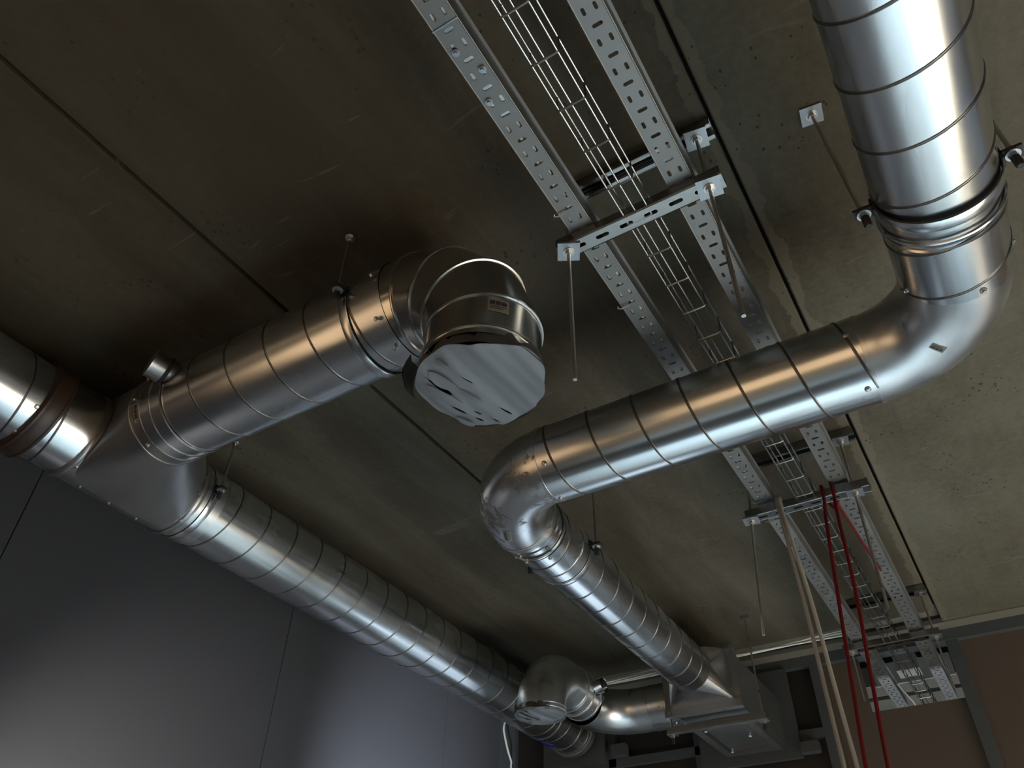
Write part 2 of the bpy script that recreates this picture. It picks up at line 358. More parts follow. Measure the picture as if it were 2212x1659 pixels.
# ---------------------------------------------------------------- ducts
def screw(parent, p, nrm, r=.0045):
    p = Vector(p); nrm = Vector(nrm).normalized(); mb = MB()
    mb.tube([p-nrm*.002, p+nrm*.0012, p+nrm*.003], [r*1.5, r*1.5, r], 12); mb.tube([p+nrm*.003, p+nrm*.0055], r*.85, 6)
    return mb.build('screw', M_SCREW, parent)
def on_cyl(c, ax, r, ang):      # point and normal on a cylinder; ang measured from straight up towards +y (x-axis) or +x (y-axis)
    c = Vector(c); ax = Vector(ax)
    side = Vector((0,1,0)) if abs(ax.x) > .7 else Vector((1,0,0))
    side = (side-ax*side.dot(ax)).normalized(); up = Vector((0,0,1)); up = (up-ax*up.dot(ax)).normalized()
    n = up*cos(ang)+side*sin(ang); return c+n*r, n
def spiral(name, label, p0, p1, r, pitch, phase, sgn, mtl, wd=.0075, h=.0016):
    p0 = Vector(p0); p1 = Vector(p1); ax = (p1-p0).normalized(); L_ = (p1-p0).length
    t = thing(name, label, 'duct', (p0+p1)/2, 'spiral ducts')
    mb = MB(); k = max(2, int(L_/.1)); mb.tube([p0+ax*L_*i/k for i in range(k+1)], r, 96, cap=False); mb.tube([p0+ax*.001, p1-ax*.001], r-.0012, 48, cap=False)
    mb.build('duct_tube', mtl, t, 40)
    mb = MB(); mb.helix(p0, ax, L_, r, pitch, phase, sgn, wd, h); mb.build('lock_seam', M_SEAM, t, 60)
    return t, ax
def sticker(parent, c, u, v, su, sv, nrm, ink=True):
    c = Vector(c); u = Vector(u).normalized(); n = Vector(nrm).normalized(); v = n.cross(u).normalized()
    mb = MB(); rows = 5
    mb.bar(c-u*su/2, c+u*su/2, n, sv, .0008); lb = mb.build('label_sticker', M_LABEL, parent, label='pale paper label')
    if ink:
        mb = MB()
        for (a0, a1, b0, b1) in ((-.40,-.12,.02,.32), (-.08,.12,.02,.32), (.16,.40,.02,.3), (-.40,.36,-.14,-.08), (-.40,.2,-.28,-.22)):
            mb.bar(c+u*su*a0+v*sv*(b0+b1)/2+n*.0006, c+u*su*a1+v*sv*(b0+b1)/2+n*.0006, n, sv*(b1-b0), .0006)
        mb.build('label_print', M_INK, lb)
    return lb
def curved_sticker(parent, fn, nu=8, nv=4, lift=.0008):
    # fn(a, b) -> point, normal for a, b in 0..1
    def patch(a0, a1, b0, b1, l_, mb):
        v = []; f = []
        for i in range(nu+1):
            for j in range(nv+1):
                p, n = fn(a0+(a1-a0)*i/nu, b0+(b1-b0)*j/nv); v.append(p+n*l_)
        for i in range(nu+1):
            for j in range(nv+1):
                p, n = fn(a0+(a1-a0)*i/nu, b0+(b1-b0)*j/nv); v.append(p+n*.0001)
        o = (nu+1)*(nv+1)
        for i in range(nu):
            for j in range(nv):
                q = (i*(nv+1)+j, i*(nv+1)+j+1, (i+1)*(nv+1)+j+1, (i+1)*(nv+1)+j); f += [q, tuple(k+o for k in reversed(q))]
        mb.add(v, f)
    mb = MB(); patch(0, 1, 0, 1, lift, mb); lb = mb.build('label_sticker', M_LABEL, parent, label='pale paper label')
    mb = MB()
    for (a0, a1, b0, b1) in ((.08,.32,.5,.82), (.36,.58,.5,.82), (.62,.88,.5,.8), (.08,.86,.32,.38), (.08,.7,.16,.22)): patch(a0, a1, b0, b1, lift*2, mb)
    mb.build('label_print', M_INK, lb)
X = Vector((1,0,0)); Y = Vector((0,1,0)); Zv = Vector((0,0,1))

# --- the long duct on the right, in three runs joined by pressed elbows
R3 = .1; ZA = 1.158; ZB = 1.176; XA = .195; YB = 1.47; XC = -1.0
t, ax = spiral('spiral_duct', 'bright spiral duct coming down from the upper right corner', (XA, -1.6, ZA-.01), (XA, YB-.195, ZB-.002), R3, .122, R(64), 1, M_DUCT_Y)
for a, y in ((168, 1.262), (250, 1.262), (95, 1.262)):
    p, n = on_cyl((XA, y, ZB-.002), Y, R3, R(a)); screw(t, p, n)
mb = MB(); mb.ring((XA, 1.10, ZA+.008), Y, R3, ((-.004,0),(-.003,.004),(0,.005),(.003,.004),(.004,0))); mb.ring((XA, 1.12, ZA+.009), Y, R3, ((-.003,0),(0,.003),(.003,0))); mb.build('coupling_bead', M_DUCT_Y, t)
# elbow at the right
def elbow(name, label, pts, r, mtl, joints):
    t = thing(name, label, 'duct elbow', pts[len(pts)//2], 'pressed duct elbows')
    mb = MB(); mb.tube(pts, r, 96, cap=False); mb.tube(pts, r-.0012, 48, cap=False)
    for (c, a) in joints: mb.ring(c, a, r, ((-.006,-.001),(-.005,.0022),(.004,.0028),(.0045,-.001)))
    mb.build('bend', mtl, t, 40); return t
ce = (XA-.2, YB-.2, ZB)
pts = [(XA, YB-.225, ZB)] + arc(ce, X, Y, .2) + [(XA-.225, YB, ZB)]
t = elbow('duct_elbow', 'smooth pressed elbow at right joining the corner duct to the crossing duct', pts, R3-.0015, M_PRESS, [((XA, YB-.2, ZB), Y), ((XA-.2, YB, ZB), X)])
def fn(a, b):
    th = R(41)+R(5)*a; ph = R(262)-R(17)*b
    d = X*cos(th)+Y*sin(th); n = d*cos(ph+pi/2+R(100)-R(100))
    n = (d*cos(ph)+Zv*sin(ph)); return Vector(ce)+d*.2+n*(R3-.0015), n
curved_sticker(t, lambda a, b: fn(b, 1-a))
t, ax = spiral('spiral_duct', 'spiral duct with orange sheen crossing below the trays between two pressed elbows', (XC+.195, YB, ZB), (XA-.2, YB, ZB), R3, .122, R(-30), 1, M_DUCT_X)
for a, x in ((236, XC+.225), (170, XC+.215), (270, XA-.225), (195, XA-.222)):
    p, n = on_cyl((x, YB, ZB), X, R3, R(a)); screw(t, p, n)
# elbow at the left end (corroded)
ce = (XC+.2, YB+.2, ZB)
pts = [(XC+.225, YB, ZB)] + arc(ce, -Y, -X, .2) + [(XC, YB+.215, ZB)]
t = elbow('duct_elbow', 'blotchy corroded pressed elbow at the left end of the crossing duct', pts, R3-.0015, M_CORR, [((XC+.2, YB, ZB), X), ((XC, YB+.2, ZB), Y)])
def fn2(a, b):
    th = R(60)+R(14)*a; ph = R(250)+R(14)*b
    d = -Y*cos(th)-X*sin(th); n = d*cos(ph)+Zv*sin(ph); n = -d*cos(R(95)+R(14)*b)-Zv*sin(R(95)+R(14)*b)*1.0
    return Vector(ce)+d*.2+n*(R3-.0015), n
curved_sticker(t, fn2)
# run to the air box
RC = .0945; P0 = Vector((XC, YB+.215, ZB)); P1 = Vector((-1.068, 3.11, 1.242))
t, ax = spiral('spiral_duct', 'dull spiral duct running from the corroded elbow to the square air box', P0+(P1-P0)*.045, P1, RC, .122, R(20), 1, M_DUCT_Y)
mb = MB(); mb.tube([P0, P0+ax*.09], RC-.003, 96, cap=False); mb.ring(P0+ax*.052, ax, RC, ((-.004,-.001),(-.003,.004),(.002,.004),(.003,-.001))); mb.ring(P0+ax*.018, ax, RC-.003, ((-.003,0),(0,.003),(.003,0)))
mb.ring(P0+ax*.20, ax, RC, ((-.022,0),(-.02,.003),(.02,.003),(.022,0)))
mb.build('coupling_collar', M_DUCT_Y, t)
for s_, a in ((.03, 150), (.075, 160), (.03, 235), (.075, 232), (.03, 205), (.068, 205)):
    p, n = on_cyl(P0+ax*s_, ax, RC, R(a)); screw(t, p, n, .0038)

# --- main duct along the left wall
R1 = .125; X1 = -2.03; Z1 = 1.352; R2 = .125; Y2 = .957; Z2 = 1.341
t, ax = spiral('spiral_duct', 'short bright spiral duct at the left edge behind the rusty sleeve', (X1, -1.8, Z1), (X1, .74, Z1), R1, .13, R(140), 1, M_DUCT_Y)
for a, y in ((120, .70), (160, .705)):
    p, n = on_cyl((X1, y, Z1), Y, R1, R(a)); screw(t, p, n)
t = thing('flexible_sleeve', 'rusty brown ring sleeve around the duct at the left edge', 'duct sleeve', (X1, .735, Z1))
mb = MB(); mb.ring((X1, .735, Z1), Y, R1, ((-.03,0),(-.028,.012),(-.02,.016),(.02,.016),(.028,.012),(.03,0))); mb.build('sleeve_band', M_BROWN, t)
mb = MB()
for yy in (.713, .757): mb.ring((X1, yy, Z1), Y, R1+.015, ((-.004,-.001),(-.003,.003),(.003,.003),(.004,-.001)))
mb.build('clamp_strap', M_BROWN, t)
mb = MB(); p, n = on_cyl((X1, .70, Z1), Y, R1+.02, R(212)); mb.tube([p-X*.018, p+X*.018], .006, 12); mb.build('clamp_bolt', M_SCREW, t)
t, ax = spiral('spiral_duct', 'short spiral duct piece between the rusty sleeve and the tee', (X1, .745, Z1), (X1, .885, Z1), R1, .13, R(40), 1, M_DUCT_Y)
# tee
t = thing('duct_tee', 'dull grey tee fitting where the branch duct leaves the wall duct', 'duct tee', (X1, 1.05, Z1))
mb = MB(); TY0, TY1 = .875, 1.243; XB = -1.735
mb.tube([(X1, TY0, Z1), (X1, TY1, Z1)], R1+.003, 96, cap=False)
for yy in (TY0, TY1): mb.ring((X1, yy, Z1), Y, R1+.003, ((-.01,-.003),(-.008,.004),(-.003,.006),(.003,.006),(.008,.004),(.01,-.003)))
n = 144; rows = 16; v = []; f = []
sq = lambda c_: math.copysign(abs(c_)**.45, c_)
for i in range(rows+1):
    s_ = i/rows
    for k in range(n):
        a = 2*pi*k/n; cy_, cz_ = cos(a), sin(a)
        top = Vector((XB, Y2+.002+R2*cy_, Z2+R2*cz_))
        phi = sq(cz_)*R(97); yy = (TY0+TY1)/2+(TY1-TY0-.02)/2*sq(cy_)
        foot = Vector((X1+(R1+.0038)*cos(phi), yy, Z1+(R1+.0038)*sin(phi)))
        p = top.lerp(foot, s_)
        dx, dz_ = p.x-X1, p.z-Z1; rr = sqrt(dx*dx+dz_*dz_)
        if rr < R1+.0038: p.x = X1+dx/rr*(R1+.0038); p.z = Z1+dz_/rr*(R1+.0038)
        v.append(p)
for i in range(rows):
    for k in range(n): f.append((i*n+k, i*n+(k+1) % n, (i+1)*n+(k+1) % n, (i+1)*n+k))
mb.add(v, f); mb.build('tee_body', M_TEE, t, 50)
mb = MB(); mb.tube([(XB-.004, Y2+.002, Z2), (XB+.05, Y2+.002, Z2)], R2+.001, 96, cap=False)
for xx in (XB, XB+.04): mb.ring((xx, Y2+.002, Z2), X, R2, BEAD)
mb.build('branch_collar', M_TEE, t)
for a, y in ((100, .889), (135, .887), (160, .889), (190, .95), (192, 1.05), (194, 1.15), (150, 1.236), (115, 1.236), (80, 1.236)):
    p, n_ = on_cyl((X1, y, Z1), Y, R1+.003, R(a)); screw(t, p, n_, .004)
for a in (300, 232, 200, 262): p, n_ = on_cyl((XB+.02, Y2, Z2), X, R2+.001, R(a)); screw(t, p, n_, .004)
def fn3(a, b): return on_cyl((XB+.008+.034*b, Y2, Z2), X, R2+.001, R(254)-R(22)*a)
curved_sticker(t, fn3)
# test port on the branch
t = thing('test_port', 'small open round stub port on the branch duct collar near the tee', 'duct port', (-1.62, .82, 1.36))
pb, pn = on_cyl((-1.612, Y2, Z2), X, R2, R(286)); pd = Vector((-.26, -.95, .08)).normalized()
mb = MB(); mb.tube([pb-pd*.03, pb+pd*.045, pb+pd*.05, pb+pd*.05], [.037,.037,.038,.035], 40, cap=False); mb.tube([pb-pd*.03, pb+pd*.05], .035, 40, cap=False); mb.build('stub', M_TEE, t)
mb = MB(); mb.ring(pb+pd*.006, pd, .037, ((-.006,-.002),(-.004,.004),(.004,.004),(.006,-.002)), 40); mb.build('seal_ring', M_RUBBER, t)
mb = MB(); u, q = frame(pd); mb.bar(pb+pd*.03-u*.034, pb+pd*.03+u*.034, pd*.6+q, .003, .036); mb.build('damper_blade', M_TEE, t)
# branch duct
t, ax = spiral('spiral_duct', 'spiral duct with orange sheen branching from the tee to the segmented elbow', (XB+.045, Y2, Z2), (-.90, Y2+.012, Z2+.012), R2, .131, R(-20), 1, M_DUCT_X)
mb = MB(); mb.tube([(XB+.045, Y2, Z2), (XB+.125, Y2, Z2)], R2+.002, 96, cap=False)
for xx in (XB+.08, XB+.122): mb.ring((xx, Y2, Z2), X, R2+.001, ((-.004,-.001),(-.002,.0032),(.002,.0032),(.004,-.001)))
mb.build('coupling_collar', M_DUCT_X, t)
for a, x in ((245, XB+.108), (205, XB+.108), (300, XB+.108), (170, XB+.108), (276, -.915), (222, -.915), (185, -.915)):
    p, n_ = on_cyl((x, Y2+.006, Z2+.006), X, R2+.002, R(a)); screw(t, p, n_, .004)
# segmented elbow turned down, mouth sealed with film
t = thing('duct_elbow', 'dark segmented elbow with raised rings turning down above the film', 'duct elbow', (-.68, Y2, 1.2))
ZE = Z2+.012; YE = Y2+.012; RB = .215; XE = -.90+RB
ce = Vector((-.90, YE, ZE-RB))
pts = [Vector((-.925, YE, ZE))]; jn = []; AJ = [R(x) for x in (12, 35, 60, 86)]
dirs = [X] + [None]*3 + [-Zv]
for i, a in enumerate(AJ):
    d = Zv*cos(a)+X*sin(a); p = ce+d*(RB*1.012); pts.append(p); jn.append((p, X*cos(a)-Zv*sin(a)))
pts.append(Vector((XE, YE, ZE-RB-.085)))
mb = MB(); mb.tube(pts, R2-.0015, 96, cap=False, up=(0,1,0)); mb.tube(pts, R2-.003, 48, cap=False, up=(0,1,0))
mb.build('gore_segments', M_GORE, t, 8)
for (p, a) in jn + [(Vector((XE, YE, ZE-RB-.068)), Zv)]:
    mb = MB(); mb.ring(p, a, R2-.001, ((-.0035,-.001),(-.0028,.0028),(0,.0036),(.0028,.0028),(.0035,-.001)), 96); mb.build('gore_ring', M_RING, t)
p, n_ = on_cyl((XE, YE, ZE-RB-.015), Zv, 0, 0)
def fn4(a, b):
    th = R(-52)+R(20)*a; n = X*cos(th)+Y*sin(th); return Vector((XE, YE, ZE-RB-.012))+n*(R2-.001)+Zv*(.034*(b-.5)-.006+.008), n
curved_sticker(t, fn4, lift=.0012)
# film cover
def film(name, label, c, r, seed, group, skirt=1.0):
    rnd = random.Random(seed); c = Vector(c)
    t = thing(name, label, 'plastic film', c, group)
    n = 420; v = []; f = []; rings = 110
    def rad(a): return r*(1.02+.035*sin(3*a+seed)+.02*sin(5*a+1.3*seed)+.012*sin(11*a))
    def zz(x, y):
        s_ = x*.97-y*.24; k_ = r/.128; return k_*(.0016*sin(s_*95/k_+3*sin(y*9))+.0030*sin(s_*41/k_+1)+.004*sin(y*23/k_+s_*15)+.0005*sin(s_*210/k_+y*40))
    slits = [(-.55,-.42,.66,.13), (-.62,.22,.46,.085), (-.42,.50,.22,.08), (-.50,.66,.26,.075), (-.10,-.30,.34,.05), (-.02,.70,.44,.06), (-.28,.82,.18,.07)]
    def torn(x, y):
        for (cx_, cy_, ln, wd_) in slits:
            dx, dy = x/r-cx_, y/r-cy_; al = dx*.24+dy*.97; ac = dx*.97-dy*.24
            q_ = 1-(2*al/ln)**2
            if q_ > 0 and abs(ac) < wd_*q_*(.55+.45*al/ln*2)*.5: return True
        return False
    for i in range(rings+1):
        for k in range(n):
            a = 2*pi*k/n; q = rad(a)*i/rings; x, y = q*cos(a), q*sin(a)
            v.append(c+Vector((x, y, zz(x, y)+.006*(i/rings)**4)))
    for i in range(rings):
        for k in range(n):
            qd = (i*n+k, i*n+(k+1) % n, (i+1)*n+(k+1) % n, (i+1)*n+k); m_ = (v[qd[0]]+v[qd[2]])/2-c
            if not torn(m_.x, m_.y): f.append(qd)
    mb = MB(); mb.add(v, f); mb.add([p+Vector((0,0,.0015)) for p in v], [tuple(reversed(q)) for q in f])
    mb.build('film_sheet', M_FILM, t, 80)
    n = 72
    # folded-up rim, torn into flaps of uneven height
    mb = MB(); k = 0
    while k < n:
        wd_ = rnd.choice((4,5,6,7,8)); hgt = rnd.choice((.014,.03,.052,.066))*skirt
        vv = []; ff = []
        for i in range(wd_+1):
            a = 2*pi*(k+i)/n; e = 1-abs(2*i/wd_-1)**2.2
            for j in range(4):
                rr = rad(a)*(1-.03*j/3+.012*sin(9*a+j)); hz = .006+hgt*(j/3)*(.35+.65*e); vv.append(c+Vector((rr*cos(a), rr*sin(a), hz)))
        for i in range(wd_):
            for j in range(3): ff.append((i*4+j, i*4+j+1, (i+1)*4+j+1, (i+1)*4+j))
        mb.add(vv, ff); k += wd_-(1 if rnd.random() < .4 else 0)
    mb.build('film_flap', M_FILM_SHADE, t, 60)
    # tucks hanging a little below the sheet
    for (a, q, ln, wd_) in ((R(196), .60, .10, .026), (R(228), .62, .075, .03), (R(255), .80, .03, .016), (R(170), .25, .06, .015), (R(140), .9, .05, .02)):
        mb = MB(); vv = []; ff = []; x0, y0 = r*q*cos(a), r*q*sin(a)
        for i in range(9):
            u_ = i/8; wv = wd_*sin(pi*u_)**.6*.5+.0008
            for j in range(4):
                s_ = j/3*2-1; dx = .24*(u_-.5)*ln+.97*s_*wv; dy = .97*(u_-.5)*ln-.24*s_*wv
                vv.append(c+Vector((x0+dx, y0+dy, zz(x0+dx, y0+dy)-.0015-.006*sin(pi*u_)*(s_+1)/2)))
        for i in range(8):
            for j in range(3): ff.append((i*4+j, i*4+j+1, (i+1)*4+j+1, (i+1)*4+j))
        mb.add(vv, ff); mb.build('film_tuck', M_FILM, t, 80)
    return t
t = film('film_cover', 'grey wrinkled plastic film sealing the downturned mouth of the nearer elbow', (XE, YE+.006, 1.022), .128, 2, 'film seals')
mb = MB(); vv = []; ff = []
base = Vector((XE-.135, YE-.055, 1.03))
for i in range(6):
    u_ = i/5; cpt = base+Vector((-.002-.012*sin(u_*3), .006*u_, .085*u_)); w_ = .034-.010*u_
    for j in range(3): vv.append(cpt+Vector((.25,-.97,0))*w_*(j-1)*.9+Vector((-.006*(1-abs(j-1)),-.004*(1-abs(j-1)),0)))
for i in range(5):
    for j in range(2): ff.append((i*3+j, i*3+j+1, (i+1)*3+j+1, (i+1)*3+j))
mb.add(vv, ff); mb.add([p+Vector((.0015,.0008,0)) for p in vv], [tuple(reversed(q)) for q in ff]); mb.build('film_flap', M_FILM_SHADE, t, 70)
# long duct along the wall beyond the tee
YD = 3.93
t, ax = spiral('spiral_duct', 'long bright spiral duct running along the grey wall from the tee', (X1, 1.238, Z1), (X1-.01, YD, Z1+.004), R1, .128, R(150), -1, M_DUCT_Y)
mb = MB(); mb.tube([(X1, 1.25, Z1), (X1, 1.33, Z1)], R1+.0015, 96, cap=False); mb.ring((X1, 1.252, Z1), Y, R1, BEAD); mb.build('coupling_collar', M_PRESS, t)
for yy in (3.60, 3.80):
    mb = MB(); mb.ring((X1-.008, yy, Z1+.003), Y, R1, ((-.005,-.001),(-.003,.003),(.003,.003),(.005,-.001))); mb.build('duct_bead', M_SEAM, t)
mb = MB(); mb.ring((X1-.008, 3.91, Z1+.003), Y, R1, ((-.02,0),(-.018,.010),(.018,.010),(.02,0))); mb.build('end_ring', M_CASE, t)
for a, y in ((118, 3.50), (124, 3.56)):
    p, n_ = on_cyl((X1-.008, y, Z1+.003), Y, R1, R(180-40)); 
for q, (y, a) in enumerate(((3.62, 197), (3.715, 194))):
    mb = MB(); pts2 = [on_cyl((X1-.008, y+.03*cos(2*pi*i/14), Z1+.003), Y, R1+.0012, R(a)+.25*sin(2*pi*i/14))[0] for i in range(14)]
    cc = sum(pts2, Vector())/14; nn = (cc-Vector((X1-.008, cc.y, Z1+.003))).normalized()
    mb.add([cc+nn*.003]+pts2+[p-nn*.002 for p in pts2], [(0, 1+i, 1+(i+1) % 14) for i in range(14)]+[(1+i, 15+i, 15+(i+1) % 14, 1+(i+1) % 14) for i in range(14)]); mb.build('blue_sticker', M_BLUE, t, label='dark blue round sticker')

# --- duct hangers
def hanger(name, label, c, ax, r, sides, drop=.03, tops=None, plate=False, bandmat=None):
    c = Vector(c); ax = Vector(ax); side = Vector((0,1,0)) if abs(ax.x) > .7 else Vector((1,0,0))
    t = thing(name, label, 'duct hanger', c, 'duct hangers')
    mb = MB(); mb.ring(c, ax, r, ((-.0115,.0004),(-.0115,.0032),(-.010,.0038),(.010,.0038),(.0115,.0032),(.0115,.0004)), 96); mb.build('clamp_band', bandmat or M_STRUT, t)
    mb = MB(); mb.ring(c, ax, r, ((-.0135,.0),(-.0130,.0018),(.0130,.0018),(.0135,.0)), 96); mb.build('rubber_liner', M_RUBBER, t)
    for i, s_ in enumerate(sides):
        l_ = c+side*s_*(r+.02)
        mb = MB(); mb.bar(c+side*s_*(r+.001), c+side*s_*(r+.036), Zv, .024, .006); mb.bar(c+side*s_*(r+.003)-Zv*.016, c+side*s_*(r+.003)+Zv*.016, side, .024, .004); mb.build('clamp_lug', M_RUBBER, t)
        mb = MB(); hexnut(mb, l_+Zv*.007, Zv, .0085, .007); mb.tube([l_-Zv*.004, l_-Zv*.0065], .0125, 24); hexnut(mb, l_-Zv*.010, Zv, .0085, .007); mb.build('nut', M_PLATE, t)
        mb = MB(); mb.tube([l_-Zv*.013, l_-Zv*.034, l_-Zv*.038], [.0075,.0075,.005], 16); mb.build('rubber_cap', M_RUBBER, t)
        tp = Vector(tops[i]) if tops else Vector((l_.x, l_.y, H)); tp.z = H
        mb = MB(); mb.tube([l_-Zv*.03, tp], .004, 12); mb.build('threaded_rod', M_ROD, t)
        if plate:
            mb = MB(); rt = Matrix.Rotation(.12, 3, 'Z'); mb.box(tp.x-.0225, tp.x+.0225, tp.y-.0225, tp.y+.0225, H-.005, H, rt, tp); mb.build('ceiling_plate', M_PLATE, t)
        mb = MB(); hexnut(mb, tp-Zv*.010, Zv, .009, .009); mb.tube([tp-Zv*.0045, tp-Zv*.006], .013, 24); mb.build('nut', M_ROD, t)
    return t
hanger('duct_hanger', 'two-rod hanger clamped round the bright duct at the right edge', (XA, 1.055, ZA+.006), Y, R3+.0005, (-1, 1), tops=[(.064, 1.075, H), (.325, 1.06, H)], plate=True, bandmat=M_DUCT_Y)
hanger('duct_hanger', 'hanger clamped round the branch duct beside the segmented elbow', (-1.0, Y2+.012, Z2+.008), X, R2+.0005, (-1, 1), bandmat=M_DUCT_X)
hanger('duct_hanger', 'hanger with black cap clamped round the wall duct just past the tee', (X1, 1.285, Z1), Y, R1+.001, (1, -1), bandmat=M_DUCT_Y)
pc = P0+ax*0; axc = (P1-P0).normalized(); pc = P0+axc*.235
hanger('duct_hanger', 'hanger clamped round the dull duct below the corroded elbow', pc, axc, RC+.001, (1, -1), bandmat=M_DUCT_Y)

# ---------------------------------------------------------------- square air box at the far wall
BX0, BX1, BY0, BZ0, BZ1 = -1.238, -.932, 3.285, 1.135, 1.372
t = thing('air_box', 'square galvanised air box with a cone inlet mounted on the far wall', 'air unit', ((BX0+BX1)/2, 3.6, 1.25))
mb = MB(); n = 48; v = []; f = []
cs = [Vector((BX1-.012, BY0-.012, BZ1-.012)), Vector((BX0+.012, BY0-.012, BZ1-.012)), Vector((BX0+.012, BY0-.012, BZ0+.012)), Vector((BX1-.012, BY0-.012, BZ0+.012))]
circ = []
u_, q_ = X, Zv
for k in range(n):
    a = 2*pi*k/n+pi/4; circ.append(P1-axc*.01+(X*cos(a)+Zv*sin(a))*(RC+.0005))
mb.add(circ+cs, [])
for k in range(n):
    a0 = k; a1 = (k+1) % n; cidx = ((k+n//8) // (n//4)) % 4
    mb.f.append((a0, a1, n+cidx))
for c_ in range(4):
    k = (c_*(n//4)+n//8) % n; mb.f.append((k, n+(c_+1) % 4, n+c_))
mb.build('round_transition', M_CONE, t, .4)
mb = MB(); mb.box(BX0+.01, BX1-.01, BY0-.012, BY0-.008, BZ0+.01, BZ1-.01)
for (a, b) in (((BX0,BZ0),(BX1,BZ0)), ((BX1,BZ0),(BX1,BZ1)), ((BX1,BZ1),(BX0,BZ1)), ((BX0,BZ1),(BX0,BZ0))):
    p0 = Vector((a[0], BY0, a[1])); p1 = Vector((b[0], BY0, b[1])); d = (p1-p0).normalized()
    mb.bar(p0-d*.012, p1+d*.012, Y, .026, .022); mb.bar(p0-d*.008+Y*.03, p1+d*.008+Y*.03, Y, .02, .022)
mb.build('inlet_flange', M_CASE, t)
for xx, zz_ in ((BX0,BZ0), (BX1,BZ0), (BX1,BZ1), (BX0,BZ1)):
    mb = MB(); p = Vector((xx, BY0-.013, zz_)); mb.box(p.x-.016, p.x+.016, p.y-.003, p.y+.003, p.z-.016, p.z+.016); hexnut(mb, p-Y*.007, Y, .008, .009); mb.build('corner_bolt', M_CASE, t)
mb = MB(); mb.box(BX0+.008, BX1-.008, BY0+.03, 3.985, BZ0+.008, BZ1-.008); mb.build('casing', M_CASE, t)
mb = MB(); hz = BZ0+.004; hx0, hx1, hy0, hy1 = BX0+.02, BX1-.015, 3.46, 3.93
for (x0, x1, y0, y1) in ((hx0, hx1, hy0, hy0+.035), (hx0, hx1, hy1-.035, hy1), (hx0, hx0+.035, hy0+.035, hy1-.035), (hx1-.035, hx1, hy0+.035, hy1-.035)): mb.box(x0, x1, y0, y1, hz-.022, hz+.003)
fr = mb.build('hatch_frame', M_CASE, t)
mb = MB(); mb.box(hx0+.045, hx1-.045, hy0+.045, hy1-.045, hz-.012, hz+.004); hp = mb.build('hatch_panel', M_CASE, t)
for (xx, yy) in ((hx0+.052, hy1-.08), (hx1-.07, hy0+.2), (hx0+.05, hy0+.05)):
    mb = MB(); mb.tube([(xx, yy, hz-.011), (xx, yy, hz-.026), (xx, yy, hz-.03)], [.009,.011,.007], 16); mb.build('hatch_knob', M_PLATE, hp)
t = thing('air_box_bracket', 'slotted support channel hung under the front of the square air box', 'support channel', ((BX0+BX1)/2, 3.39, 1.1))
mb = MB(); mb.box(-1.292, -.858, 3.372, 3.408, 1.088, 1.112); mb.box(-1.292, -.858, 3.366, 3.372, 1.084, 1.092); mb.build('channel', M_CASE, t)
for xx in (-1.275, -.873):
    mb = MB(); mb.tube([(xx, 3.39, 1.05), (xx, 3.39, H)], .004, 12); mb.build('threaded_rod', M_ROD, t)
    mb = MB(); mb.box(xx-.02, xx+.02, 3.37, 3.41, 1.081, 1.086); hexnut(mb, (xx, 3.39, 1.076), Zv, .009, .01); mb.build('washer_plate', M_PLATE, t)
    mb = MB(); mb.tube([(xx, 3.39, 1.07), (xx, 3.39, 1.05)], .007, 12); mb.build('rubber_cap', M_RUBBER, t)
    mb = MB(); mb.box(xx-.018, xx+.018, 3.384, 3.396, H-.014, H); mb.build('ceiling_plate', M_PLATE, t)
tag(struct_o := MB().box(-1.36, -.874, 3.965, 3.988, 1.082, 1.492).build('wall_plate', M_GPANEL), 'grey plate on the far facade behind the square air box', 'panel')
tag(MB().box(-2.235, -1.868, 3.95, 3.988, 1.19, 1.47).build('wall_plate', M_GPANEL), 'grey plate on the far facade behind the end of the wall duct', 'panel')
tag(MB().box(-.872, -.79, 3.94, 3.989, 1.095, 1.14).build('frame_bracket', M_GPANEL), 'small grey block on the facade frame right of the air box plate', 'bracket')
tag(MB().box(-1.83, -1.75, 3.94, 3.989, 1.206, 1.262).build('frame_bracket', M_GPANEL), 'small grey block on the facade transom left of the air box', 'bracket')

# ---------------------------------------------------------------- small duct group leaving the air box to the left
RS = .098; YS = 3.50; ZS = 1.25; XS = -1.65
t = thing('duct_elbow', 'shiny round elbow leaving the left side of the square air box', 'duct elbow', (-1.5, 3.45, ZS))
pts = [(BX0+.012, YS, ZS), (-1.45, YS, ZS)] + arc((-1.45, YS-.2, ZS), Y, -X, .2)[1:] + [(XS, YS-.215, ZS)]
mb = MB(); mb.tube(pts, RS, 72, cap=False); mb.build('bend', M_PRESS, t, 40)
mb = MB()
for xx in (-1.26, -1.31, -1.39): mb.ring((xx, YS, ZS), X, RS, ((-.004,-.001),(-.002,.003),(.002,.003),(.004,-.001)))
mb.tube([(-1.39, YS, ZS), (-1.25, YS, ZS)], RS+.002, 72, cap=False); mb.build('coupling_collar', M_DUCT_X, t)
for a, x in ((290, -1.28), (250, -1.33), (200, -1.28)): p, n_ = on_cyl((x, YS, ZS), X, RS+.002, R(a)); screw(t, p, n_, .0035)
t = thing('duct_elbow', 'dull tall elbow arching down to the farther film seal', 'duct elbow', (XS, 3.1, 1.2))
RE = .17; YA = 3.07; ce = Vector((XS, YA, ZS-RE+.03))
pts = [(XS, YS-.205, ZS+.02), (XS, YA, ZS+.03)] + arc(ce, Zv, -Y, RE)[1:] + [(XS, YA-RE, ZS-RE+.0)]
pts = [(XS, YS-.19, ZS+.004)] + pts; mb = MB(); mb.tube(pts, [RS-.001] + [RS+.004]*(len(pts)-1), 72, cap=False, up=(1,0,0)); mb.build('bend', M_PRESS, t, 40)
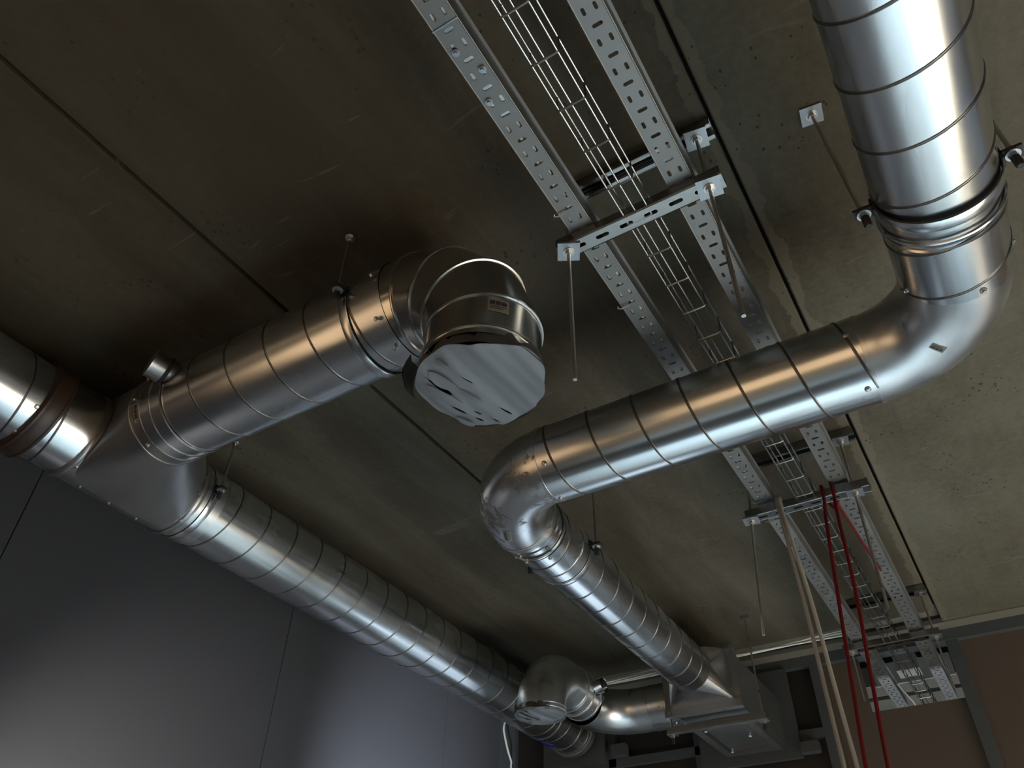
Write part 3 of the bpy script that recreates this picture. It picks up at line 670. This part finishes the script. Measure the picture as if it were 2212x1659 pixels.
for y in (3.27, 3.21, 3.15):
    mb = MB(); mb.ring((XS, y, ZS+.024), Y, RS+.004, ((-.004,-.001),(-.002,.005),(.002,.005),(.004,-.001))); mb.build('coupling_ring', M_PRESS, t)
for zz_ in (ZS-RE+.032, ZS-RE+.016):
    mb = MB(); mb.ring((XS, YA-RE, zz_), Zv, RS+.003, ((-.004,-.001),(-.002,.004),(.002,.004),(.004,-.001))); mb.build('coupling_ring', M_PRESS, t)
for a in (60, 100, 140, 320): p, n_ = on_cyl((XS, 3.245, ZS+.024), Y, RS+.004, R(a)); screw(t, p, n_, .0035)
t = thing('test_port', 'small open round stub port beside the farther tall elbow', 'duct port', (XS+.12, 3.25, ZS+.05))
pb = Vector((XS+RS-.01, 3.225, ZS+.03)); pd = Vector((.9, -.12, .12)).normalized()
mb = MB(); mb.tube([pb-pd*.02, pb+pd*.052, pb+pd*.056], [.03,.03,.032], 40, cap=False); mb.tube([pb-pd*.02, pb+pd*.056], .0285, 40, cap=False); mb.build('stub', M_DUCT_X, t)
mb = MB(); mb.ring(pb+pd*.01, pd, .03, ((-.005,-.002),(-.004,.004),(.004,.004),(.005,-.002)), 40); mb.build('seal_ring', M_RUBBER, t)
mb = MB(); u, q = frame(pd); mb.bar(pb+pd*.02-u*.027, pb+pd*.02+u*.027, q, .003, .02); mb.build('damper_blade', M_TEE, t)
film('film_cover', 'grey plastic film sealing the downturned mouth of the farther elbow', (XS-.006, YA-RE, 1.082), .105, 5, 'film seals', .8)

# ---------------------------------------------------------------- cable trays
def slot_cell(x0, x1, y0, y1, slots):
    """a plate cell with rounded slots, triangulated; slots: (cx, cy, length, width, 'x' or 'y')"""
    bm = bmesh.new()
    def loop(ps):
        vs_ = [bm.verts.new((p[0], p[1], 0)) for p in ps]
        for i in range(len(vs_)): bm.edges.new((vs_[i], vs_[(i+1) % len(vs_)]))
    loop([(x0,y0),(x1,y0),(x1,y1),(x0,y1)])
    rims = []
    for (cx, cy, ln, wd, d) in slots:
        ps = []; h = (ln-wd)/2; rr = wd/2
        for i in range(13):
            a = -pi/2+pi*i/12; ps.append((h+rr*cos(a), rr*sin(a)))
        for i in range(13):
            a = pi/2+pi*i/12; ps.append((-h+rr*cos(a), rr*sin(a)))
        ps = [(cx+p[0], cy+p[1]) if d == 'x' else (cx-p[1], cy+p[0]) for p in ps]
        loop(ps); rims.append(ps)
    bmesh.ops.triangle_fill(bm, use_beauty=True, use_dissolve=False, edges=bm.edges[:])
    bm.verts.index_update()
    v = [(p.co.x, p.co.y) for p in bm.verts]; f = [tuple(q.index for q in g.verts) for g in bm.faces]; bm.free()
    return v, f, rims
def perforated(mb, cell, offs, z0, thk, axis='y'):
    v, f, rims = cell
    P = (lambda x, y, z, o: (x, y+o, z)) if axis == 'y' else (lambda x, y, z, o: (y+o, x, z))
    for o in offs:
        for z in (z0, z0+thk): mb.add([P(a, b, z, o) for a, b in v], f if z == z0 else [tuple(reversed(q)) for q in f])
        for rm in rims:
            n = len(rm); mb.add([P(a, b, z0, o) for a, b in rm]+[P(a, b, z0+thk, o) for a, b in rm], [(i, (i+1) % n, n+(i+1) % n, n+i) for i in range(n)])
ZT = 1.360; PT = .0625
def cable_tray(name, label, xc, y0, y1, splices, wdt=.052, hs=.042):
    t = thing(name, label, 'cable tray', (xc, (y0+y1)/2, ZT), 'perforated cable trays')
    n = int((y1-y0)/PT); hw = wdt/2
    cell = slot_cell(xc-hw, xc+hw, 0, PT, [(xc, PT*.25, .020, .0075, 'x'), (xc-.0115, PT*.75, .015, .0066, 'y'), (xc+.0115, PT*.75, .015, .0066, 'y')])
    mb = MB(); perforated(mb, cell, [y0+i*PT for i in range(n)], ZT, .0012); ye = y0+n*PT
    mb.build('tray_floor', M_TRAY, t, 30)
    for s_ in (-1, 1):
        mb = MB(); x_ = xc+s_*hw
        mb.box(x_-.0006, x_+.0006, y0, ye, ZT, ZT+hs); mb.box(min(x_, x_+s_*.006), max(x_, x_+s_*.006), y0, ye, ZT+hs-.001, ZT+hs+.0004); mb.tube([(x_-s_*.0006, y0, ZT+.0006), (x_-s_*.0006, ye, ZT+.0006)], .0016, 8)
        mb.build('tray_side', M_TRAY, t)
    for ys_ in splices:
        mb = MB(); mb.box(xc-hw+.003, xc+hw-.003, ys_, ys_+.20, ZT+.0016, ZT+.003); mb.box(xc-hw-.001, xc+hw+.001, ys_-.0015, ys_+.0015, ZT-.0022, ZT-.0002)
        for s_ in (-1, 1): mb.box(xc+s_*(hw-.003)-.0008, xc+s_*(hw-.003)+.0008, ys_, ys_+.20, ZT+.0016, ZT+hs-.004)
        sp = mb.build('splice_plate', M_STRUT, t, label='grey splice plate')
        for (dx, dy) in ((-.012, .05), (.012, .10), (-.012, .16)):
            mb = MB(); mb.tube([(xc+dx, ys_+dy, ZT-.001), (xc+dx, ys_+dy, ZT-.004)], .007, 20); hexnut(mb, (xc+dx, ys_+dy, ZT-.007), Zv, .0045, .006); mb.build('splice_bolt', M_PLATE, sp)
    return t
tl = cable_tray('cable_tray', 'left perforated cable tray with white cables showing through its slots', -.4385, -.30, 4.42, (.455,))
tr = cable_tray('cable_tray', 'right perforated cable tray beside the ceiling joint, with open slots', -.212, -.30, 4.42, ())
def hook(y, xc=-.4385):       # small snapped tabs standing out beside the left tray
    mb = MB(); mb.tube([(xc-.032, y-.004, ZT-.004), (xc-.034, y, ZT-.006), (xc-.026, y+.003, ZT-.008), (xc-.004, y+.001, ZT-.0075)], .0016, 8); return mb
for i, y in enumerate((.905, 1.215, 1.80, 2.20, 2.33, 2.62, 2.74)): hook(y).build('wire_tie', M_WIRE, tl)
def cable(name, label, pts, r, mtl, group=None, n=10, cat='cable'):
    mb = MB(); P = [Vector(p) for p in pts]; out = []
    for i in range(len(P)-1):
        a, b, c_, d = P[max(i-1, 0)], P[i], P[i+1], P[min(i+2, len(P)-1)]
        for k in range(8):
            s_ = k/8; out.append(.5*((2*b)+(c_-a)*s_+(2*a-5*b+4*c_-d)*s_*s_+(3*b-a-3*c_+d)*s_**3))
    out.append(P[-1]); mb.tube(out, r, n); return tag(mb.build(name, mtl, None, 60), label, cat, group)
for i, (x, lb) in enumerate(((-.4295, 'pale cable lying along the right side inside the left perforated tray'), (-.4405, 'pale cable lying along the middle of the left perforated tray'), (-.4515, 'pale cable lying along the left side inside the left perforated tray'))):
    cable('tray_cable', lb, [(x+random.uniform(-.004,.004), -.28+k*.39, ZT+.0072+.001*(k % 2)) for k in range(13)], .0045, M_WCABLE, 'cables inside the left tray', 8)
# wire mesh tray
t = thing('wire_tray', 'narrow wire basket tray between the two perforated trays', 'cable tray', (-.316, 2, 1.35))
mx0, mx1, mz = -.3415, -.2895, 1.334; dz = .05
mb = MB()
for x, z in ((mx0, mz), ((mx0+mx1)/2, mz), (mx1, mz), (mx0-.002, mz+dz), (mx1+.002, mz+dz)): mb.tube([(x, -.3, z+.0035), (x, 4.7, z+.0035)], .0021, 8)
mb.build('long_wire', M_WIRE, t)
k = 0; y = -.22
while y < 4.68:
    mb = MB(); rr = .008
    P = [Vector((mx0-.003, y, mz+dz+.006)), Vector((mx0-.003, y, mz+rr)), Vector((mx0-.0005, y, mz+rr*.3)), Vector((mx0+rr*.7, y, mz)), Vector((mx1-rr*.7, y, mz)), Vector((mx1+.0005, y, mz+rr*.3)), Vector((mx1+.003, y, mz+rr)), Vector((mx1+.003, y, mz+dz+.006))]
    mb.tube(P, .0022, 8); mb.build('cross_wire', M_WIRE, t); y += .1008

# ---------------------------------------------------------------- trapeze hangers
CELLB = slot_cell(-.0185, .0185, 0, .0555, [(0, .0278, .030, .0095, 'y')])
def strut(mb, x0, x1, y, z, down):
    """slotted channel along x; flat slotted back at z, lips towards +z (down=False) or -z (down=True)"""
    s_ = -1 if down else 1; n = int((x1-x0)/.0555); st = x0+((x1-x0)-n*.0555)/2
    cell = ([(a+y, b) for a, b in CELLB[0]], CELLB[1], [[(a+y, b) for a, b in r_] for r_ in CELLB[2]])
    perforated(mb, cell, [st+i*.0555 for i in range(n)], z, .002*s_, axis='x')
    for a, b in ((x0, st), (st+n*.0555, x1)): mb.box(a, b, y-.0185, y+.0185, min(z, z+.002*s_), max(z, z+.002*s_))
    for q in (-1, 1):
        yy = y+q*.0195; z2 = z+.026*s_
        mb.box(x0, x1, yy-.001, yy+.001, min(z+.002*s_, z2), max(z+.002*s_, z2))
        mb.box(x0, x1, min(yy, yy-q*.009), max(yy, yy-q*.009), min(z2, z2-.002*s_), max(z2, z2-.002*s_))
        mb.tube([(x0, y+q*.0182, z+.0016*s_), (x1, y+q*.0182, z+.0016*s_)], .0021, 8)
def trapeze(label, y, zl, rods, zend, x0=-.502, x1=-.132):
    t = thing('trapeze_hanger', label, 'tray support', ((x0+x1)/2, y, zl), 'trapeze hangers under the trays')
    mb = MB(); strut(mb, x0+.02, x1+.005, y, H-.003, True); mb.build('ceiling_channel', M_STRUT, t)
    mb = MB(); strut(mb, x0, x1, y, zl, False); mb.build('lower_channel', M_STRUT, t)
    for (xt, xb, rot) in rods:
        mb = MB(); mb.tube([(xt, y, H), (xb, y, zend)], .0042, 12); mb.build('threaded_rod', M_ROD, t)
        f_ = (H-zl)/(H-zend); xm = xt+(xb-xt)*f_
        for zz_, xx, ro in ((zl-.0045, xm, rot), (H-.0345, xt, .15)):
            mb = MB(); c_ = Vector((xx, y, zz_)); mb.box(xx-.024, xx+.024, y-.024, y+.024, zz_, zz_+.0045, Matrix.Rotation(ro, 3, 'Z'), c_); mb.build('washer_plate', M_PLATE, t)
            mb = MB(); mb.tube([(xx, y, zz_), (xx, y, zz_-.002)], .0125, 24); hexnut(mb, (xx, y, zz_-.006), Zv, .0085, .008); mb.build('nut', M_ROD, t)
    return t
trapeze('nearest trapeze support of slotted channel under the trays, in front of the crossing duct', .985, 1.332, ((-.482, -.482, .5), (-.164, -.160, .12)), .960)
trapeze('trapeze support beyond the crossing duct, draped with red and beige cables', 2.235, 1.318, ((-.477, -.530, .1), (-.170, -.186, .05)), .945, -.508, -.130)
trapeze('farthest trapeze support under the trays beside the facade frame', 3.47, 1.322, ((-.475, -.48, .1), (-.150, -.15, .1)), 1.12, -.505, -.128)

# ---------------------------------------------------------------- hanging cables
yb = 2.235; zt = 1.3495
def drape(xt, xmid, xbot, ybot, tail):
    # comes up in front of the channel, over its top and back behind it
    return tail + [(xt, yb+.03, zt-.02), (xt, yb+.024, zt+.004), (xt, yb, zt+.007), (xt, yb-.026, zt+.002), (xt, yb-.031, zt-.04), (xt+(xmid-xt)*.35, yb-.036, 1.22), (xmid, yb-.034, 1.0), ((xmid+xbot)/2, ybot, .75), (xbot, ybot, .45), (xbot-.01, ybot, 0.), (xbot-.03, ybot+.02, -.6), (xbot-.05, ybot, -1.2), (xbot-.1, ybot-.1, -Z0+.02)]
dn = lambda xt, xm, xb: drape(xt, xm, xb, 2.2, [])
lp = list(reversed(dn(-.262, -.298, -.349)))+[(-.258, yb+.034, zt-.03), (-.247, yb+.036, zt-.045), (-.236, yb+.034, zt-.03)]+dn(-.232, -.25, -.298)
cable('hanging_cable', 'long red cable doubled over the middle trapeze channel, both strands hanging', lp, .0052, M_RED, 'red cables')
cable('hanging_cable', 'short red cable running back from the middle trapeze channel to the right tray', [(-.238, 2.285, 1.338), (-.2375, 2.31, 1.331), (-.236, 2.36, 1.330), (-.233, 2.45, 1.331), (-.230, 2.58, 1.334), (-.226, 2.72, 1.345), (-.222, 2.85, 1.352)], .004, M_RED, 'red cables')
cable('hanging_cable', 'left of the two beige cables hanging from the middle trapeze channel', drape(-.400, -.391, -.393, 2.2, [(-.44, 2.75, 1.374), (-.438, 2.55, 1.376), (-.430, 2.40, 1.400), (-.408, 2.31, 1.408), (-.401, 2.28, 1.375)]), .0058, M_CREAM, 'beige cables')
cable('hanging_cable', 'right of the two beige cables hanging from the middle trapeze channel', drape(-.3915, -.372, -.361, 2.2, [(-.43, 2.75, 1.374), (-.428, 2.60, 1.376), (-.420, 2.43, 1.402), (-.397, 2.32, 1.408), (-.389, 2.285, 1.375)]), .0058, M_CREAM2, 'beige cables')
# white cables strung along the end of the ceiling slabs
for i in range(4):
    P = [(-1.78+.165*k, 3.775+.004*sin(k*1.7+i*2), 1.522+.007*i*(.4+.6*abs(sin(k*.5+.6)))-.004*sin(k*.9+i)-.012*(1-k/8)) for k in range(9)]
    cable('ceiling_cable', ('lowest', 'second lowest', 'second highest', 'highest')[i]+' white cable of the bundle strung along the end of the ceiling slab', P, .0046, M_WHITE2, 'white cables along the slab end', 8)
cable('wall_cable', 'thin white cable hanging down beside the far end of the grey wall', [(-2.395, 3.80, 1.42), (-2.40, 3.80, 1.38), (-2.398, 3.84, 1.29), (-2.393, 3.87, 1.235), (-2.40, 3.88, 1.2), (-2.40, 3.89, .9), (-2.42, 3.9, .2), (-2.42, 3.9, -.8), (-2.42, 3.88, -1.58)], .0058, M_WCABLE)
# cable ends in the open top light
cable('lobby_cable', 'short white cable end slanting down past the left tray in the facade opening', [(-.405, 4.12, 1.385), (-.395, 4.2, 1.372), (-.375, 4.3, 1.345), (-.372, 4.36, 1.325), (-.36, 4.42, 1.29)], .004, M_WCABLE)

# bodies of the two added lamps (out of frame, below)
for (LAMP, LAIM, pw, cl, cone), lb in zip(LAMPS, ('small added lamp on a stand brightening the near part of the grey wall', 'small added lamp on a stand brightening the far part of the grey wall')):
    t = thing('added_lamp', lb, 'lamp', (LAMP.x, LAMP.y, -Z0), 'added lamps')
    d = (LAIM-LAMP).normalized(); zf = -Z0+.014
    mb = MB(); mb.tube([LAMP-d*.09, LAMP-d*.09, LAMP-d*.02, LAMP+d*.05], [.03,.07,.09,.12], 24, cap=False); mb.tube([LAMP-d*.09, LAMP-d*.088], .03, 16); mb.build('added_lamp_housing', M_RUBBER, t)
    mb = MB(); mb.tube([LAMP-d*.07, LAMP-d*.07-Zv*.08, (LAMP.x, LAMP.y, zf+.5)], .012, 12); mb.build('added_lamp_pole', M_ROD, t)
    for k in range(3):
        a = 2*pi*k/3; mb = MB(); mb.tube([(LAMP.x, LAMP.y, zf+.55), (LAMP.x+.35*cos(a), LAMP.y+.35*sin(a), zf+.01)], .01, 10); mb.build('added_lamp_leg', M_ROD, t)
t = thing('floor_shading', 'added dark sheet standing in for shade on the floor below the elbow ducts', 'mat', (-.85, .55, -Z0))  # unseen sheet added to darken the floor in the duct reflections
mb = MB(); mb.box(-2.5, .8, -.15, 1.45, -Z0+.0005, -Z0+.012); mb.build('shade_sheet', M_RUBBER, t)
mb = MB(); mb.tube([(-2.5, -.15, -Z0+.008), (.8, -.15, -Z0+.008), (.8, 1.45, -Z0+.008), (-2.5, 1.45, -Z0+.008)], .008, 8, closed=True); mb.build('shade_rim', M_RUBBER, t)
